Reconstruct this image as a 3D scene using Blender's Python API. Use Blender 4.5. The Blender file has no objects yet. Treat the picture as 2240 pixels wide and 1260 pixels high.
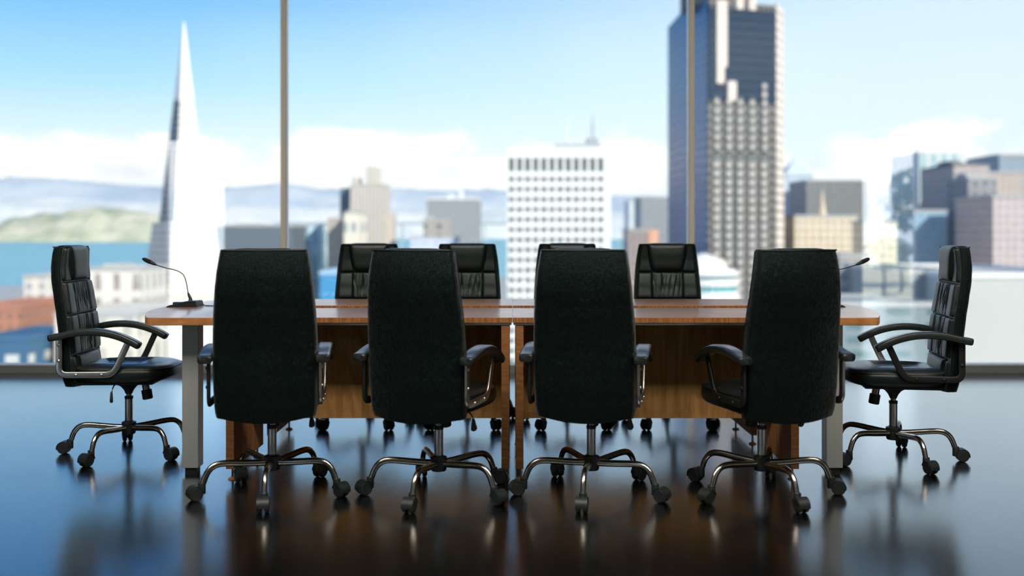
import bpy, bmesh, math, random
from mathutils import Vector, Matrix

R = math.radians
PI = math.pi
scene = bpy.context.scene
col = scene.collection

# ------------------------------------------------------------------ camera
FPX, CX, CY, CAMZ = 2240.0, 1121.0, 511.0, 1.134
cam_d = bpy.data.cameras.new('camera')
cam = bpy.data.objects.new('camera', cam_d)
col.objects.link(cam)
cam.location = (0, 0, CAMZ)
cam.rotation_euler = (R(90), 0, 0)
cam_d.sensor_width = 36.0
cam_d.lens = 36.0 * FPX / 2240.0
cam_d.shift_x = -(CX - 1120.0) / 2240.0
cam_d.shift_y = -(630.0 - CY) / 2240.0
cam_d.clip_start = 0.05
cam_d.clip_end = 80000
cam_d.dof.use_dof = True
cam_d.dof.focus_distance = 4.95
cam_d.dof.aperture_fstop = 1.12
scene.camera = cam

# ------------------------------------------------------------------ view
scene.view_settings.view_transform = 'Standard'
scene.view_settings.look = 'None'
scene.view_settings.gamma = 1.0
scene.view_settings.use_curve_mapping = False
scene.view_settings.exposure = 0.0


# ------------------------------------------------------------------ node helper
class NT:
    def __init__(s, tree):
        s.t = tree
        s.n = tree.nodes
        s.l = tree.links

    def new(s, kind, **kw):
        nd = s.n.new(kind)
        for k, v in kw.items():
            setattr(nd, k, v)
        return nd

    def put(s, sock, v):
        if isinstance(v, bpy.types.NodeSocket):
            s.l.new(v, sock)
        elif v is not None:
            if hasattr(sock, 'default_value'):
                dv = sock.default_value
                if hasattr(dv, '__len__') and not isinstance(v, (int, float)):
                    v = tuple(v)
                    if len(dv) == 4 and len(v) == 3:
                        v = v + (1,)
                sock.default_value = v

    def math(s, op, a, b=None, c=None, clamp=False):
        nd = s.new('ShaderNodeMath', operation=op, use_clamp=clamp)
        s.put(nd.inputs[0], a)
        s.put(nd.inputs[1], b)
        s.put(nd.inputs[2], c)
        return nd.outputs[0]

    def mix(s, f, a, b, typ='MIX'):
        nd = s.new('ShaderNodeMix', data_type='RGBA', blend_type=typ)
        s.put(nd.inputs[0], f)
        s.put(nd.inputs[6], a)
        s.put(nd.inputs[7], b)
        return nd.outputs[2]

    def ramp(s, f, stops, interp='LINEAR'):
        nd = s.new('ShaderNodeValToRGB')
        cr = nd.color_ramp
        cr.interpolation = interp
        while len(cr.elements) < len(stops):
            cr.elements.new(0.5)
        for e, (p, c) in zip(cr.elements, stops):
            e.position = p
            if isinstance(c, (int, float)):
                c = (c, c, c)
            e.color = tuple(c) + (1,)
        s.put(nd.inputs[0], f)
        return nd.outputs[0]

    def smooth(s, x, a, b):
        nd = s.new('ShaderNodeMapRange', interpolation_type='SMOOTHSTEP')
        s.put(nd.inputs[0], x)
        s.put(nd.inputs[1], a)
        s.put(nd.inputs[2], b)
        return nd.outputs[0]


# ------------------------------------------------------------------ sky (world)
SKY = 1.78
world = bpy.data.worlds.new('sky')
scene.world = world
world.use_nodes = True
w = NT(world.node_tree)
w.n.clear()
tc = w.new('ShaderNodeTexCoord')
sp = w.new('ShaderNodeSeparateXYZ')
w.l.new(tc.outputs['Generated'], sp.inputs[0])
dx, dy, dz = sp.outputs
base = w.ramp(dz, [(0.0, (.84, .94, 1.0)), (.08, (.82, .95, 1.0)), (.14, (.46, .78, 1.0)), (.22, (.20, .54, 1.0)),
                   (.32, (.06, .32, .86)), (.60, (.02, .15, .52)), (1.0, (.02, .10, .36))])
side = w.smooth(dx, -.42, .46)                       # paler towards the sun's side
pale = w.ramp(dz, [(0, (.85, .95, 1.0)), (.12, (.80, .93, 1.0)), (.23, (.70, .86, 1.0)), (.31, (.34, .52, .74)), (.42, (.13, .27, .50)), (1, (.05, .12, .28))])
sky = w.mix(side, base, pale)
mp = w.new('ShaderNodeMapping')
mp.inputs['Scale'].default_value = (8, 8, 18)
w.l.new(tc.outputs['Generated'], mp.inputs[0])
nz = w.new('ShaderNodeTexNoise')
nz.inputs['Scale'].default_value = 1.5
nz.inputs['Detail'].default_value = 6
nz.inputs['Roughness'].default_value = .55
w.l.new(mp.outputs[0], nz.inputs['Vector'])
edge = w.math('MULTIPLY_ADD', nz.outputs[0], .105, .034)
above = w.math('SUBTRACT', edge, dz)
m1 = w.smooth(above, -.006, .010)
cl_col = w.ramp(nz.outputs[0], [(.30, (.86, .89, .93)), (.5, (1.08, 1.08, 1.07))])
low = w.smooth(dz, .028, .052)
cl_mix = w.mix(low, (.80, .88, .95), cl_col)
sky = w.mix(m1, sky, cl_mix)
bg = w.new('ShaderNodeBackground')
w.l.new(sky, bg.inputs[0])
bg.inputs[1].default_value = SKY
wo = w.new('ShaderNodeOutputWorld')
w.l.new(bg.outputs[0], wo.inputs[0])

# ------------------------------------------------------------------ sun
sun_d = bpy.data.lights.new('sun', 'SUN')
sun_d.energy = 9.0
sun_d.angle = R(0.6)
sun_d.color = (1.0, .95, .86)
sun = bpy.data.objects.new('sun', sun_d)
col.objects.link(sun)
sun.location = (60, -60, 90)
sun.rotation_euler = Vector((-.55, .62, -.56)).to_track_quat('-Z', 'Y').to_euler()

LAMP = 19.5
GLASS_R = .25


# ------------------------------------------------------------------ materials
def new_mat(name):
    m = bpy.data.materials.new(name)
    m.use_nodes = True
    t = NT(m.node_tree)
    t.n.clear()
    out = t.new('ShaderNodeOutputMaterial')
    return m, t, out


def principled(t, out, **kw):
    p = t.new('ShaderNodeBsdfPrincipled')
    for k, v in kw.items():
        t.put(p.inputs[k.replace('_', ' ')], v)
    t.l.new(p.outputs[0], out.inputs[0])
    return p


def ocoord(t, scale=(1, 1, 1), rot=(0, 0, 0)):
    c = t.new('ShaderNodeTexCoord')
    m = t.new('ShaderNodeMapping')
    m.inputs['Scale'].default_value = scale
    m.inputs['Rotation'].default_value = rot
    t.l.new(c.outputs['Object'], m.inputs[0])
    return m.outputs[0]


def noise(t, vec, scale, detail=3, rough=.5, dist=0):
    n = t.new('ShaderNodeTexNoise')
    t.put(n.inputs['Vector'], vec)
    n.inputs['Scale'].default_value = scale
    n.inputs['Detail'].default_value = detail
    n.inputs['Roughness'].default_value = rough
    n.inputs['Distortion'].default_value = dist
    return n.outputs[0]


def bump(t, h, strength, dist):
    b = t.new('ShaderNodeBump')
    b.inputs['Strength'].default_value = strength
    b.inputs['Distance'].default_value = dist
    t.l.new(h, b.inputs['Height'])
    return b.outputs[0]


def plain(name, c, rough=.5, metal=0.0, var=.06, nscale=8.0, spec=.5):
    m, t, out = new_mat(name)
    v = ocoord(t)
    n = noise(t, v, nscale, 3)
    f = t.math('MULTIPLY_ADD', n, var * 2, 1 - var)
    cc = t.mix(1.0, c, f, 'MULTIPLY')
    p = principled(t, out, Base_Color=cc, Roughness=rough, Metallic=metal)
    p.inputs['Specular IOR Level'].default_value = spec
    return m


def leather(name, c, rough, strength, spec=.45, tint=(.9, 1.0, .97), sheen=0.0):
    m, t, out = new_mat(name)
    v = ocoord(t)
    vr = t.new('ShaderNodeTexVoronoi', feature='DISTANCE_TO_EDGE')
    d = noise(t, v, 30, 3)
    add = t.new('ShaderNodeVectorMath', operation='ADD')
    sc = t.new('ShaderNodeVectorMath', operation='SCALE')
    nn = t.new('ShaderNodeTexNoise')
    nn.inputs['Scale'].default_value = 22
    t.l.new(v, nn.inputs['Vector'])
    t.l.new(nn.outputs['Color'], sc.inputs[0])
    sc.inputs['Scale'].default_value = .03
    t.l.new(v, add.inputs[0])
    t.l.new(sc.outputs[0], add.inputs[1])
    t.l.new(add.outputs[0], vr.inputs['Vector'])
    vr.inputs['Scale'].default_value = 100
    h1 = t.smooth(vr.outputs['Distance'], 0.0, .10)
    # fine diagonal creases, thin and branching
    v2 = ocoord(t, (1, 1, .40), (0, R(36), 0))
    n2 = noise(t, v2, 105, 4, .6, .9)
    crease = t.smooth(t.math('ABSOLUTE', t.math('SUBTRACT', n2, .5)), 0.0, .05)
    h = t.math('MULTIPLY_ADD', crease, .75, t.math('MULTIPLY', h1, .45))
    cc = t.mix(d, tuple(x * .8 for x in c), tuple(x * 1.2 for x in c))
    p = principled(t, out, Base_Color=cc, Roughness=rough, Normal=bump(t, h, strength, .0016))
    p.inputs['Sheen Weight'].default_value = sheen
    p.inputs['Sheen Roughness'].default_value = .25
    p.inputs['Specular IOR Level'].default_value = spec
    p.inputs['Specular Tint'].default_value = tuple(tint) + (1,)
    return m


def metal(name, c, rough, brush=None, strength=.06):
    m, t, out = new_mat(name)
    v = ocoord(t, brush or (1, 1, 1))
    n = noise(t, v, 200 if brush else 30, 3)
    r = t.math('MULTIPLY_ADD', n, .14, rough - .07)
    p = principled(t, out, Base_Color=c, Metallic=1.0, Roughness=r)
    if brush:
        t.l.new(bump(t, n, strength, .001), p.inputs['Normal'])
    return m


def wood(name, dark, light, stretch, rough=.32, rings=26, rot=(0, 0, 0), coat=.35, board=None, spec=.5):
    """grain runs along the axis whose stretch is small"""
    m, t, out = new_mat(name)
    v = ocoord(t, stretch, rot)
    n1 = noise(t, v, 2.2, 4, .55, .4)
    add = t.math('MULTIPLY', n1, rings)
    ring = t.math('PINGPONG', add, 1.0)
    fine = noise(t, v, 60, 4, .65)
    mn_ = min(stretch)
    pores = noise(t, ocoord(t, tuple(x * .14 if x == mn_ else x for x in stretch), rot), 120, 3, .7)
    f = t.math('MULTIPLY_ADD', ring, .55, t.math('MULTIPLY', fine, .45))
    cc = t.ramp(f, [(.12, dark), (.55, tuple((a + b) / 2 for a, b in zip(dark, light))), (.9, light)])
    pm = t.smooth(pores, .24, .42)
    cc = t.mix(pm, tuple(x * .66 for x in dark), cc)
    if board:
        br = t.new('ShaderNodeTexVoronoi', feature='F1')
        br.distance = 'CHEBYCHEV'
        br.inputs['Scale'].default_value = 1.0
        br.inputs['Randomness'].default_value = .4
        t.l.new(ocoord(t, board), br.inputs['Vector'])
        bw = t.new('ShaderNodeRGBToBW')
        t.l.new(br.outputs['Color'], bw.inputs[0])
        k = t.math('MULTIPLY_ADD', bw.outputs[0], .5, .72)
        cc = t.mix(1.0, cc, k, 'MULTIPLY')
    p = principled(t, out, Base_Color=cc, Roughness=rough, Normal=bump(t, f, .12, .001))
    p.inputs['Coat Weight'].default_value = coat
    p.inputs['Specular IOR Level'].default_value = spec
    p.inputs['Coat Roughness'].default_value = .14
    return m


def facade(name, wall, win, sx, sz, fx, fz, rough=.75, glass_rough=.25, glass_metal=0.0, zoff=0.0, xoff=0.0):
    """walls with a grid of window openings, following each face"""
    m, t, out = new_mat(name)
    c = t.new('ShaderNodeTexCoord')
    s1 = t.new('ShaderNodeSeparateXYZ')
    t.l.new(c.outputs['Object'], s1.inputs[0])
    s2 = t.new('ShaderNodeSeparateXYZ')
    t.l.new(c.outputs['Normal'], s2.inputs[0])
    isx = t.math('GREATER_THAN', t.math('ABSOLUTE', s2.outputs[0]), .7)
    flat = t.math('GREATER_THAN', t.math('ABSOLUTE', s2.outputs[2]), .8)
    mx = t.new('ShaderNodeMix', data_type='FLOAT')
    t.put(mx.inputs[0], isx)
    t.put(mx.inputs[2], s1.outputs[0])
    t.put(mx.inputs[3], s1.outputs[1])
    u = t.math('FRACT', t.math('ADD', t.math('DIVIDE', mx.outputs[0], sx), 1000.0 + xoff))
    z = t.math('FRACT', t.math('ADD', t.math('DIVIDE', s1.outputs[2], sz), 1000.0 + zoff))
    inu = t.math('LESS_THAN', u, fx)
    inz = t.math('LESS_THAN', z, fz)
    mask = t.math('MULTIPLY', t.math('MULTIPLY', inu, inz), t.math('SUBTRACT', 1.0, flat))
    n = noise(t, c.outputs['Object'], .15, 3)
    wl = t.mix(1.0, wall, t.math('MULTIPLY_ADD', n, .24, .88), 'MULTIPLY')
    wn = t.mix(1.0, win, t.math('MULTIPLY_ADD', noise(t, c.outputs['Object'], .3, 2), 1.0, .5), 'MULTIPLY')
    cc = t.mix(mask, wl, wn)
    rg = t.math('MULTIPLY_ADD', mask, glass_rough - rough, rough)
    p = principled(t, out, Base_Color=cc, Roughness=rg, Metallic=t.math('MULTIPLY', mask, glass_metal))
    p.inputs['Specular IOR Level'].default_value = .2
    return m


M = {}
M['leather'] = leather('black_leather', (.0012, .0036, .0034), .40, .5, .5, (.34, .46, .43), .35)
M['leather_soft'] = leather('black_soft_leather', (.0045, .0080, .0078), .37, .20, .60)
M['seat_leather'] = leather('seat_leather', (.010, .0125, .0115), .40, .20, .75)
_p = [n for n in M['seat_leather'].node_tree.nodes if n.type == 'BSDF_PRINCIPLED'][0]
_p.inputs['Coat Weight'].default_value = .5
_p.inputs['Coat Roughness'].default_value = .26
M['piping'] = plain('black_piping', (.006, .007, .007), .45)
M['plastic'] = plain('charcoal_plastic', (.010, .014, .014), .50, nscale=40)
M['rubber'] = plain('wheel_tread', (.055, .052, .030), .5)
M['arm_black'] = plain('black_arm_metal', (.004, .005, .005), .5)
M['arm_metal'] = metal('satin_arm_metal', (.62, .60, .57), .30, (1, 1, 1))
M['chrome'] = metal('chrome', (.46, .43, .375), .21)
M['tube'] = metal('brushed_tube', (.74, .75, .74), .34, (3, 3, .05), .03)
M['leg_metal'] = plain('satin_table_leg', (.46, .475, .46), .40, .5, var=.03, nscale=200)
M['rail'] = metal('steel_rail', (.60, .62, .61), .3)
M['wood_top'] = wood('oak_tabletop', (.20, .085, .033), (.37, .180, .080), (.5, 5, 5), .30, 14, board=(2.2, 6.0, 1))
M['wood_end'] = wood('oak_end_top', (.25, .098, .036), (.42, .195, .080), (.7, 4, 4), .30, 12)
M['wood_edge'] = wood('oak_edge_strip', (.15, .055, .016), (.44, .18, .056), (55, 1, .5), .42, 5, coat=.05)
M['wood_panel'] = wood('oak_end_panel', (.26, .105, .034), (.46, .215, .078), (1.2, 1.2, .5), .62, 22, coat=0, spec=.12)
M['wood_grain'] = wood('oak_end_grain', (.17, .065, .018), (.44, .19, .060), (3.5, 1.2, 24), .5, 4, coat=0)
M['wood_modesty'] = wood('oak_modesty_panel', (.24, .125, .040), (.42, .225, .080), (2.4, 2, .4), .60, 14, coat=0, spec=.15, board=(3.4, 1, 2.6))
M['foot'] = plain('copper_toned_foot', (.50, .24, .11), .35, .15)
M['mic'] = plain('black_microphone_plastic', (.008, .010, .010), .42, nscale=60)
M['neck'] = plain('dark_gooseneck', (.018, .022, .018), .4, .4, nscale=80)
M['foam'] = plain('microphone_windscreen', (.004, .005, .005), .9, var=.3, nscale=300)
M['wall'] = plain('charcoal_plaster', (.040, .042, .044), .8)
M['ceiling'] = plain('pale_ceiling', (.40, .385, .36), .8)
M['mullion'] = metal('anodised_mullion', (.60, .56, .50), .42, (3, 3, .05), .02)
M['mullion'] = plain('painted_mullion', (.74, .66, .54), .45, .0, var=.03, nscale=60)
M['bead'] = plain('white_glazing_bead', (.90, .90, .88), .4, var=.02)
M['sill'] = plain('grey_sill', (.19, .20, .20), .38)
M['lamp_frame'] = plain('lamp_frame', (.5, .5, .5), .5)


def floor_mat():
    m, t, out = new_mat('polished_dark_floor')
    v = ocoord(t)
    h1 = noise(t, v, 125, 3, .55)
    h2 = noise(t, v, 9, 2, .5)
    h = t.math('MULTIPLY_ADD', h2, .25, h1)
    r = t.math('MULTIPLY_ADD', noise(t, v, 3, 4), .05, .23)
    p = principled(t, out, Base_Color=(.0014, .0017, .0020), Roughness=r, Normal=bump(t, h, .13, .003))
    p.inputs['IOR'].default_value = 1.6
    p.inputs['Specular Tint'].default_value = (.45, .5, .55, 1)
    p.inputs['Coat Weight'].default_value = 1.0
    p.inputs['Coat IOR'].default_value = 1.5
    p.inputs['Coat Roughness'].default_value = .10
    t.l.new(p.inputs['Normal'].links[0].from_socket, p.inputs['Coat Normal'])
    return m


M['floor'] = floor_mat()


def glass_mat():
    m, t, out = new_mat('window_glass')
    fr = t.new('ShaderNodeFresnel')
    fr.inputs['IOR'].default_value = 1.5
    f = t.math('ADD', fr.outputs[0], GLASS_R - .04, clamp=True)
    tr = t.new('ShaderNodeBsdfTransparent')
    tr.inputs[0].default_value = (.985, 1.0, 1.0, 1)
    gl = t.new('ShaderNodeBsdfGlossy')
    gl.inputs['Roughness'].default_value = 0.0
    mx = t.new('ShaderNodeMixShader')
    t.l.new(f, mx.inputs[0])
    t.l.new(tr.outputs[0], mx.inputs[1])
    t.l.new(gl.outputs[0], mx.inputs[2])
    t.l.new(mx.outputs[0], out.inputs[0])
    return m


M['glass'] = glass_mat()


def emis(name, c, s):
    m, t, out = new_mat(name)
    e = t.new('ShaderNodeEmission')
    e.inputs[0].default_value = tuple(c) + (1,)
    e.inputs[1].default_value = s
    t.l.new(e.outputs[0], out.inputs[0])
    return m


M['lamp'] = emis('ceiling_lamp_glow', (1.0, .93, .82), LAMP)


# ------------------------------------------------------------------ mesh helpers
def build(name, bm, mats, parent=None, smooth=True, angle=38):
    bmesh.ops.recalc_face_normals(bm, faces=bm.faces[:])
    me = bpy.data.meshes.new(name)
    bm.to_mesh(me)
    bm.free()
    if not isinstance(mats, (list, tuple)):
        mats = [mats]
    for m in mats:
        me.materials.append(m)
    if smooth:
        me.shade_smooth()
        me.set_sharp_from_angle(angle=R(angle))
    o = bpy.data.objects.new(name, me)
    col.objects.link(o)
    if parent:
        o.parent = parent
    return o


def empty(name, loc=(0, 0, 0), rz=0.0):
    o = bpy.data.objects.new(name, None)
    o.empty_display_size = .1
    col.objects.link(o)
    o.location = loc
    o.rotation_euler = (0, 0, rz)
    return o


def tag(o, label=None, cat=None, group=None, kind=None):
    if label:
        o['label'] = label
    if cat:
        o['category'] = cat
    if group:
        o['group'] = group
    if kind:
        o['kind'] = kind
    return o


def struct(o):
    o['kind'] = 'structure'
    return o


def box(bm, x0, x1, y0, y1, z0, z1, bev=0.0, seg=2, mi=0):
    r = bmesh.ops.create_cube(bm, size=1.0)
    vs = r['verts']
    for v in vs:
        v.co = Vector((x0 if v.co.x < 0 else x1, y0 if v.co.y < 0 else y1, z0 if v.co.z < 0 else z1))
    fs = list({f for v in vs for f in v.link_faces})
    for f in fs:
        f.material_index = mi
    if bev > 0:
        es = list({e for v in vs for e in v.link_edges})
        bmesh.ops.bevel(bm, geom=es, offset=bev, segments=seg, profile=.5, affect='EDGES', clamp_overlap=True)
    return vs


def lathe(bm, prof, n=24, mat=None, cx=0, cy=0):
    rings = []
    for r, z in prof:
        rings.append([bm.verts.new((cx + r * math.cos(2 * PI * k / n), cy + r * math.sin(2 * PI * k / n), z)) for k in range(n)])
    for a, b in zip(rings, rings[1:]):
        for k in range(n):
            bm.faces.new((a[k], a[(k + 1) % n], b[(k + 1) % n], b[k]))
    bm.faces.new(rings[0])
    bm.faces.new(rings[-1])
    if mat is not None:
        for rg in rings:
            for v in rg:
                v.co = mat @ v.co


def spline(pts, n):
    """Catmull-Rom through pts (tuples of any length)"""
    P = [pts[0]] + list(pts) + [pts[-1]]
    out = []
    segs = len(pts) - 1
    for i in range(n + 1):
        t = i / n * segs
        k = min(int(t), segs - 1)
        f = t - k
        p0, p1, p2, p3 = P[k], P[k + 1], P[k + 2], P[k + 3]
        out.append(tuple(.5 * (2 * b + (c - a) * f + (2 * a - 5 * b + 4 * c - d) * f * f + (3 * b - a - 3 * c + d) * f ** 3)
                         for a, b, c, d in zip(p0, p1, p2, p3)))
    return out


def sweep(bm, pts, sec, up=(0, 0, 1), scale=None, caps=True):
    """sweep closed section sec [(a,b)] (a sideways, b up) along pts"""
    pts = [Vector(p) for p in pts]
    up = Vector(up)
    rings = []
    for i, p in enumerate(pts):
        t = (pts[min(i + 1, len(pts) - 1)] - pts[max(i - 1, 0)]).normalized()
        s = t.cross(up)
        if s.length < 1e-4:
            s = t.cross(Vector((1, 0, 0)))
        s.normalize()
        u = s.cross(t).normalized()
        k = scale[i] if scale else 1.0
        ka, kb = (k if isinstance(k, tuple) else (k, k))
        rings.append([bm.verts.new(p + s * a * ka + u * b * kb) for a, b in sec])
    n = len(sec)
    for A, B in zip(rings, rings[1:]):
        for k in range(n):
            bm.faces.new((A[k], A[(k + 1) % n], B[(k + 1) % n], B[k]))
    if caps:
        bm.faces.new(rings[0])
        bm.faces.new(rings[-1])
    return rings


def circ(r, n=12, e=1.0):
    return [(r * math.cos(2 * PI * k / n), r * e * math.sin(2 * PI * k / n)) for k in range(n)]


def rrect(w_, h_, r, seg=3):
    out = []
    for cx, cy, a0 in ((w_ / 2 - r, h_ / 2 - r, 0), (-w_ / 2 + r, h_ / 2 - r, 90), (-w_ / 2 + r, -h_ / 2 + r, 180), (w_ / 2 - r, -h_ / 2 + r, 270)):
        for k in range(seg + 1):
            a = R(a0 + 90 * k / seg)
            out.append((cx + r * math.cos(a), cy + r * math.sin(a)))
    return out


def loft(bm, rings, caps=True):
    V = [[bm.verts.new(p) for p in r] for r in rings]
    n = len(V[0])
    for A, B in zip(V, V[1:]):
        for k in range(n):
            bm.faces.new((A[k], A[(k + 1) % n], B[(k + 1) % n], B[k]))
    if caps:
        bm.faces.new(V[0])
        bm.faces.new(V[-1])
    return V


def prism(bm, pts, z0, z1, bev=0.0, seg=2):
    a = [bm.verts.new((x, y, z0)) for x, y in pts]
    b = [bm.verts.new((x, y, z1)) for x, y in pts]
    n = len(pts)
    bm.faces.new(a)
    bm.faces.new(b)
    es = []
    for k in range(n):
        bm.faces.new((a[k], a[(k + 1) % n], b[(k + 1) % n], b[k]))
    if bev:
        es = [e for e in bm.edges if (e.verts[0] in a and e.verts[1] in a) or (e.verts[0] in b and e.verts[1] in b)]
        bmesh.ops.bevel(bm, geom=es, offset=bev, segments=seg, profile=.5, affect='EDGES', clamp_overlap=True)


def lerp_tab(tab, x):
    if x <= tab[0][0]:
        return tab[0][1]
    for (a, va), (b, vb) in zip(tab, tab[1:]):
        if x <= b:
            f = (x - a) / (b - a)
            f = f * f * (3 - 2 * f) * .35 + f * .65
            return va + (vb - va) * f
    return tab[-1][1]


# ================================================================== SETTING
GY = 8.33          # window plane
BACK = -0.62       # wall behind the viewer
CEIL = 5.02
XW = 9.6           # side walls

bm = bmesh.new(); box(bm, -XW - .2, XW + .2, BACK - .2, GY + .12, -.2, 0)
struct(build('floor', bm, M['floor'], smooth=False))
bm = bmesh.new(); box(bm, -XW - .2, XW + .2, BACK - .2, GY + .12, CEIL, CEIL + .25)
struct(build('ceiling', bm, M['ceiling'], smooth=False))
for nm, x0, x1 in (('wall_left', -XW - .2, -XW), ('wall_right', XW, XW + .2)):
    bm = bmesh.new(); box(bm, x0, x1, BACK - .2, GY + .12, 0, CEIL)
    struct(build(nm, bm, M['wall'], smooth=False))
# back wall with two tall door openings, which the window glass mirrors
DL, DR, DH = (-5.87, -4.84), (5.89, 6.85), 2.75
bm = bmesh.new()
for x0, x1, z0, z1 in ((-XW, DL[0], 0, CEIL), (DL[0], DL[1], DH, CEIL), (DL[1], DR[0], 0, CEIL), (DR[0], DR[1], DH, CEIL), (DR[1], XW, 0, CEIL)):
    box(bm, x0, x1, BACK - .2, BACK, z0, z1)
struct(build('wall_back', bm, M['wall'], smooth=False))

dm = plain('door_frame_paint', (.30, .31, .31), .5)
for i, (a, b) in enumerate((DL, DR)):
    bm = bmesh.new()
    for x0, x1, z0, z1 in ((a, a + .04, 0, DH), (b - .04, b, 0, DH), (a + .04, b - .04, DH - .04, DH)):
        box(bm, x0, x1, BACK - .14, BACK - .06, z0, z1)
    struct(build('door_%d' % (i + 1), bm, dm, smooth=False))

# window wall: sill, mullions, panes
bm = bmesh.new(); box(bm, -XW, XW, GY - .03, GY + .09, 0, .068, .003)
struct(build('trim_1', bm, M['sill'], angle=18))
bm = bmesh.new(); box(bm, -XW, XW, GY - .035, GY + .09, .068, .0725, .0015)
struct(build('trim_2', bm, plain('pale_glazing_bead', (.88, .88, .86), .4), angle=18))  # white slab paints the daylight along the top of the sill
mull = [-8.503, -5.183, -1.863, 1.457, 4.777, 8.097]
for i, x in enumerate(mull):
    bm = bmesh.new(); box(bm, x - .0225, x + .0225, GY - .012, GY + .055, .0725, CEIL, .0025)
    mo = struct(build('trim_%d' % (i + 3), bm, M['mullion'], angle=18))
    for s_ in (-1, 1):
        bm = bmesh.new(); box(bm, *sorted((x + s_ * .0225, x + s_ * .0265)), GY + .008, GY + .075, .0725, CEIL)
        build('glazing_bead', bm, M['bead'], mo, smooth=False)  # added white strips paint the daylight on the mullion's sides
xs = [-XW] + mull + [XW]
for i, (a, b) in enumerate(zip(xs, xs[1:])):
    bm = bmesh.new()
    x0 = a + (.0225 if i else 0); x1 = b - (.0225 if i < len(xs) - 2 else 0)
    box(bm, x0, x1, GY - .004, GY + .006, .0725, CEIL)
    struct(build('window_%d' % (i + 1), bm, M['glass'], smooth=False))

# unseen fill lamps added in the ceiling to light the near faces
lamps = [(-4.2, .66), (-1.4, .66), (1.4, .66), (4.2, .66), (-2.8, 1.9), (0, 1.9), (2.8, 1.9)]
lab = ['broad recessed ceiling lamp near the rear wall, in the corner by the left doorway',
       'broad recessed ceiling lamp near the rear wall, just left of the viewer',
       'broad recessed ceiling lamp near the rear wall, just right of the viewer',
       'broad recessed ceiling lamp near the rear wall, in the corner by the right doorway',
       'broad recessed ceiling lamp nearest above the left chairs',
       'broad recessed ceiling lamp above the middle of the near chairs',
       'broad recessed ceiling lamp nearest above the right chairs']
lp = None
for (x, y), lb in zip(lamps, lab):
    if lp is None:
        root = empty('ceiling_lamp', (x, y, CEIL))
        bm = bmesh.new()
        for x0, x1, y0, y1 in ((-.82, .82, -.53, -.50), (-.82, .82, .50, .53), (-.82, -.79, -.50, .50), (.79, .82, -.50, .50)):
            box(bm, x0, x1, y0, y1, -.05, 0)
        fr = build('lamp_frame', bm, M['lamp_frame'], root, smooth=False)
        bm = bmesh.new(); box(bm, -.79, .79, -.50, .50, -.035, -.02)
        df = build('diffuser', bm, M['lamp'], root, smooth=False)
        lp = (root, fr, df)
    else:
        root = lp[0].copy(); col.objects.link(root); root.location = (x, y, CEIL)
        for c in lp[1:]:
            k = c.copy(); col.objects.link(k); k.parent = root
    tag(root, lb, 'ceiling lamp', 'recessed ceiling lamps')

# ================================================================== TABLES
TZ = .75
Y0, Y1, Y2, Y3 = 4.68, 5.28, 5.465, 6.02
XE = 1.316


def straight_table(label, x0, x1, y0, y1, modesty_y, rail_y):
    cx, cy = (x0 + x1) / 2, (y0 + y1) / 2
    root = empty('meeting_table', (cx, cy, 0))
    tag(root, label, 'table', 'straight meeting table sections')
    X0, X1, A, B = x0 - cx, x1 - cx, y0 - cy, y1 - cy
    bm = bmesh.new(); box(bm, X0 + .0003, X1 - .0003, A + .002, B - .002, TZ - .0238, TZ, .0015)
    tt = build('tabletop', bm, M['wood_top'], root, angle=18)
    bm = bmesh.new()
    box(bm, X0 + .0003, X1 - .0003, A, A + .002, TZ - .0235, TZ - .0008)
    eb = build('edge_band', bm, M['wood_edge'], tt, smooth=False)
    bm = bmesh.new(); box(bm, X0 + .0003, X1 - .0003, B - .002, B, TZ - .0235, TZ - .0008)
    build('edge_band', bm, M['wood_edge'], tt, smooth=False)
    bm = bmesh.new(); box(bm, X0 + .004, X1 - .004, A + .004, A + .024, TZ - .0345, TZ - .0239, .001)
    build('steel_rail', bm, M['rail'], root, angle=18)
    for s in (0, 1):
        px0 = X0 + .0141 if s == 0 else X1 - .0501
        px0 = (-1.312 - cx) if (s == 0 and x0 < -1) else px0
        px0 = (1.276 - cx) if (s == 1 and x1 > 1) else px0
        bm = bmesh.new(); box(bm, px0, px0 + .036, A + .010, B - .035, .055, TZ - .035, .0015)
        pn = build('end_panel', bm, M['wood_panel'], root, angle=18)
        bm = bmesh.new(); box(bm, px0, px0 + .036, A + .008, A + .010, .056, TZ - .036)
        build('end_grain_edge', bm, M['wood_grain'], pn, smooth=False)
        for fy in (A + .055, B - .085):
            bm = bmesh.new()
            lathe(bm, [(.021, 0), (.021, .003), (.017, .007), (.006, .012), (.0052, .018), (.0052, .056)], 20, None, px0 + .018, fy)
            build('levelling_foot', bm, M['foot'], root)
    my = modesty_y - cy
    bm = bmesh.new()
    bx0 = (-1.276 - cx) if x0 < -1 else X0 + .0501
    bx1 = (1.276 - cx) if x1 > 1 else X1 - .0501
    box(bm, bx0, bx1, my, my + .018, .229, TZ - .035)
    build('modesty_panel', bm, M['wood_modesty'], root, smooth=False)
    return root


straight_table('straight oak table section with end panels, near row, left of the centre seam', -XE, -.0005, Y0, Y1, 5.02, 0)
straight_table('straight oak table section with end panels, near row, right of the centre seam', .0005, XE, Y0, Y1, 5.02, 0)
straight_table('straight oak table section by the window-side chairs, left of the centre seam', -XE, -.0005, Y2, Y3, 5.66, 0)
straight_table('straight oak table section by the window-side chairs, right of the centre seam', .0005, XE, Y2, Y3, 5.66, 0)


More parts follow.
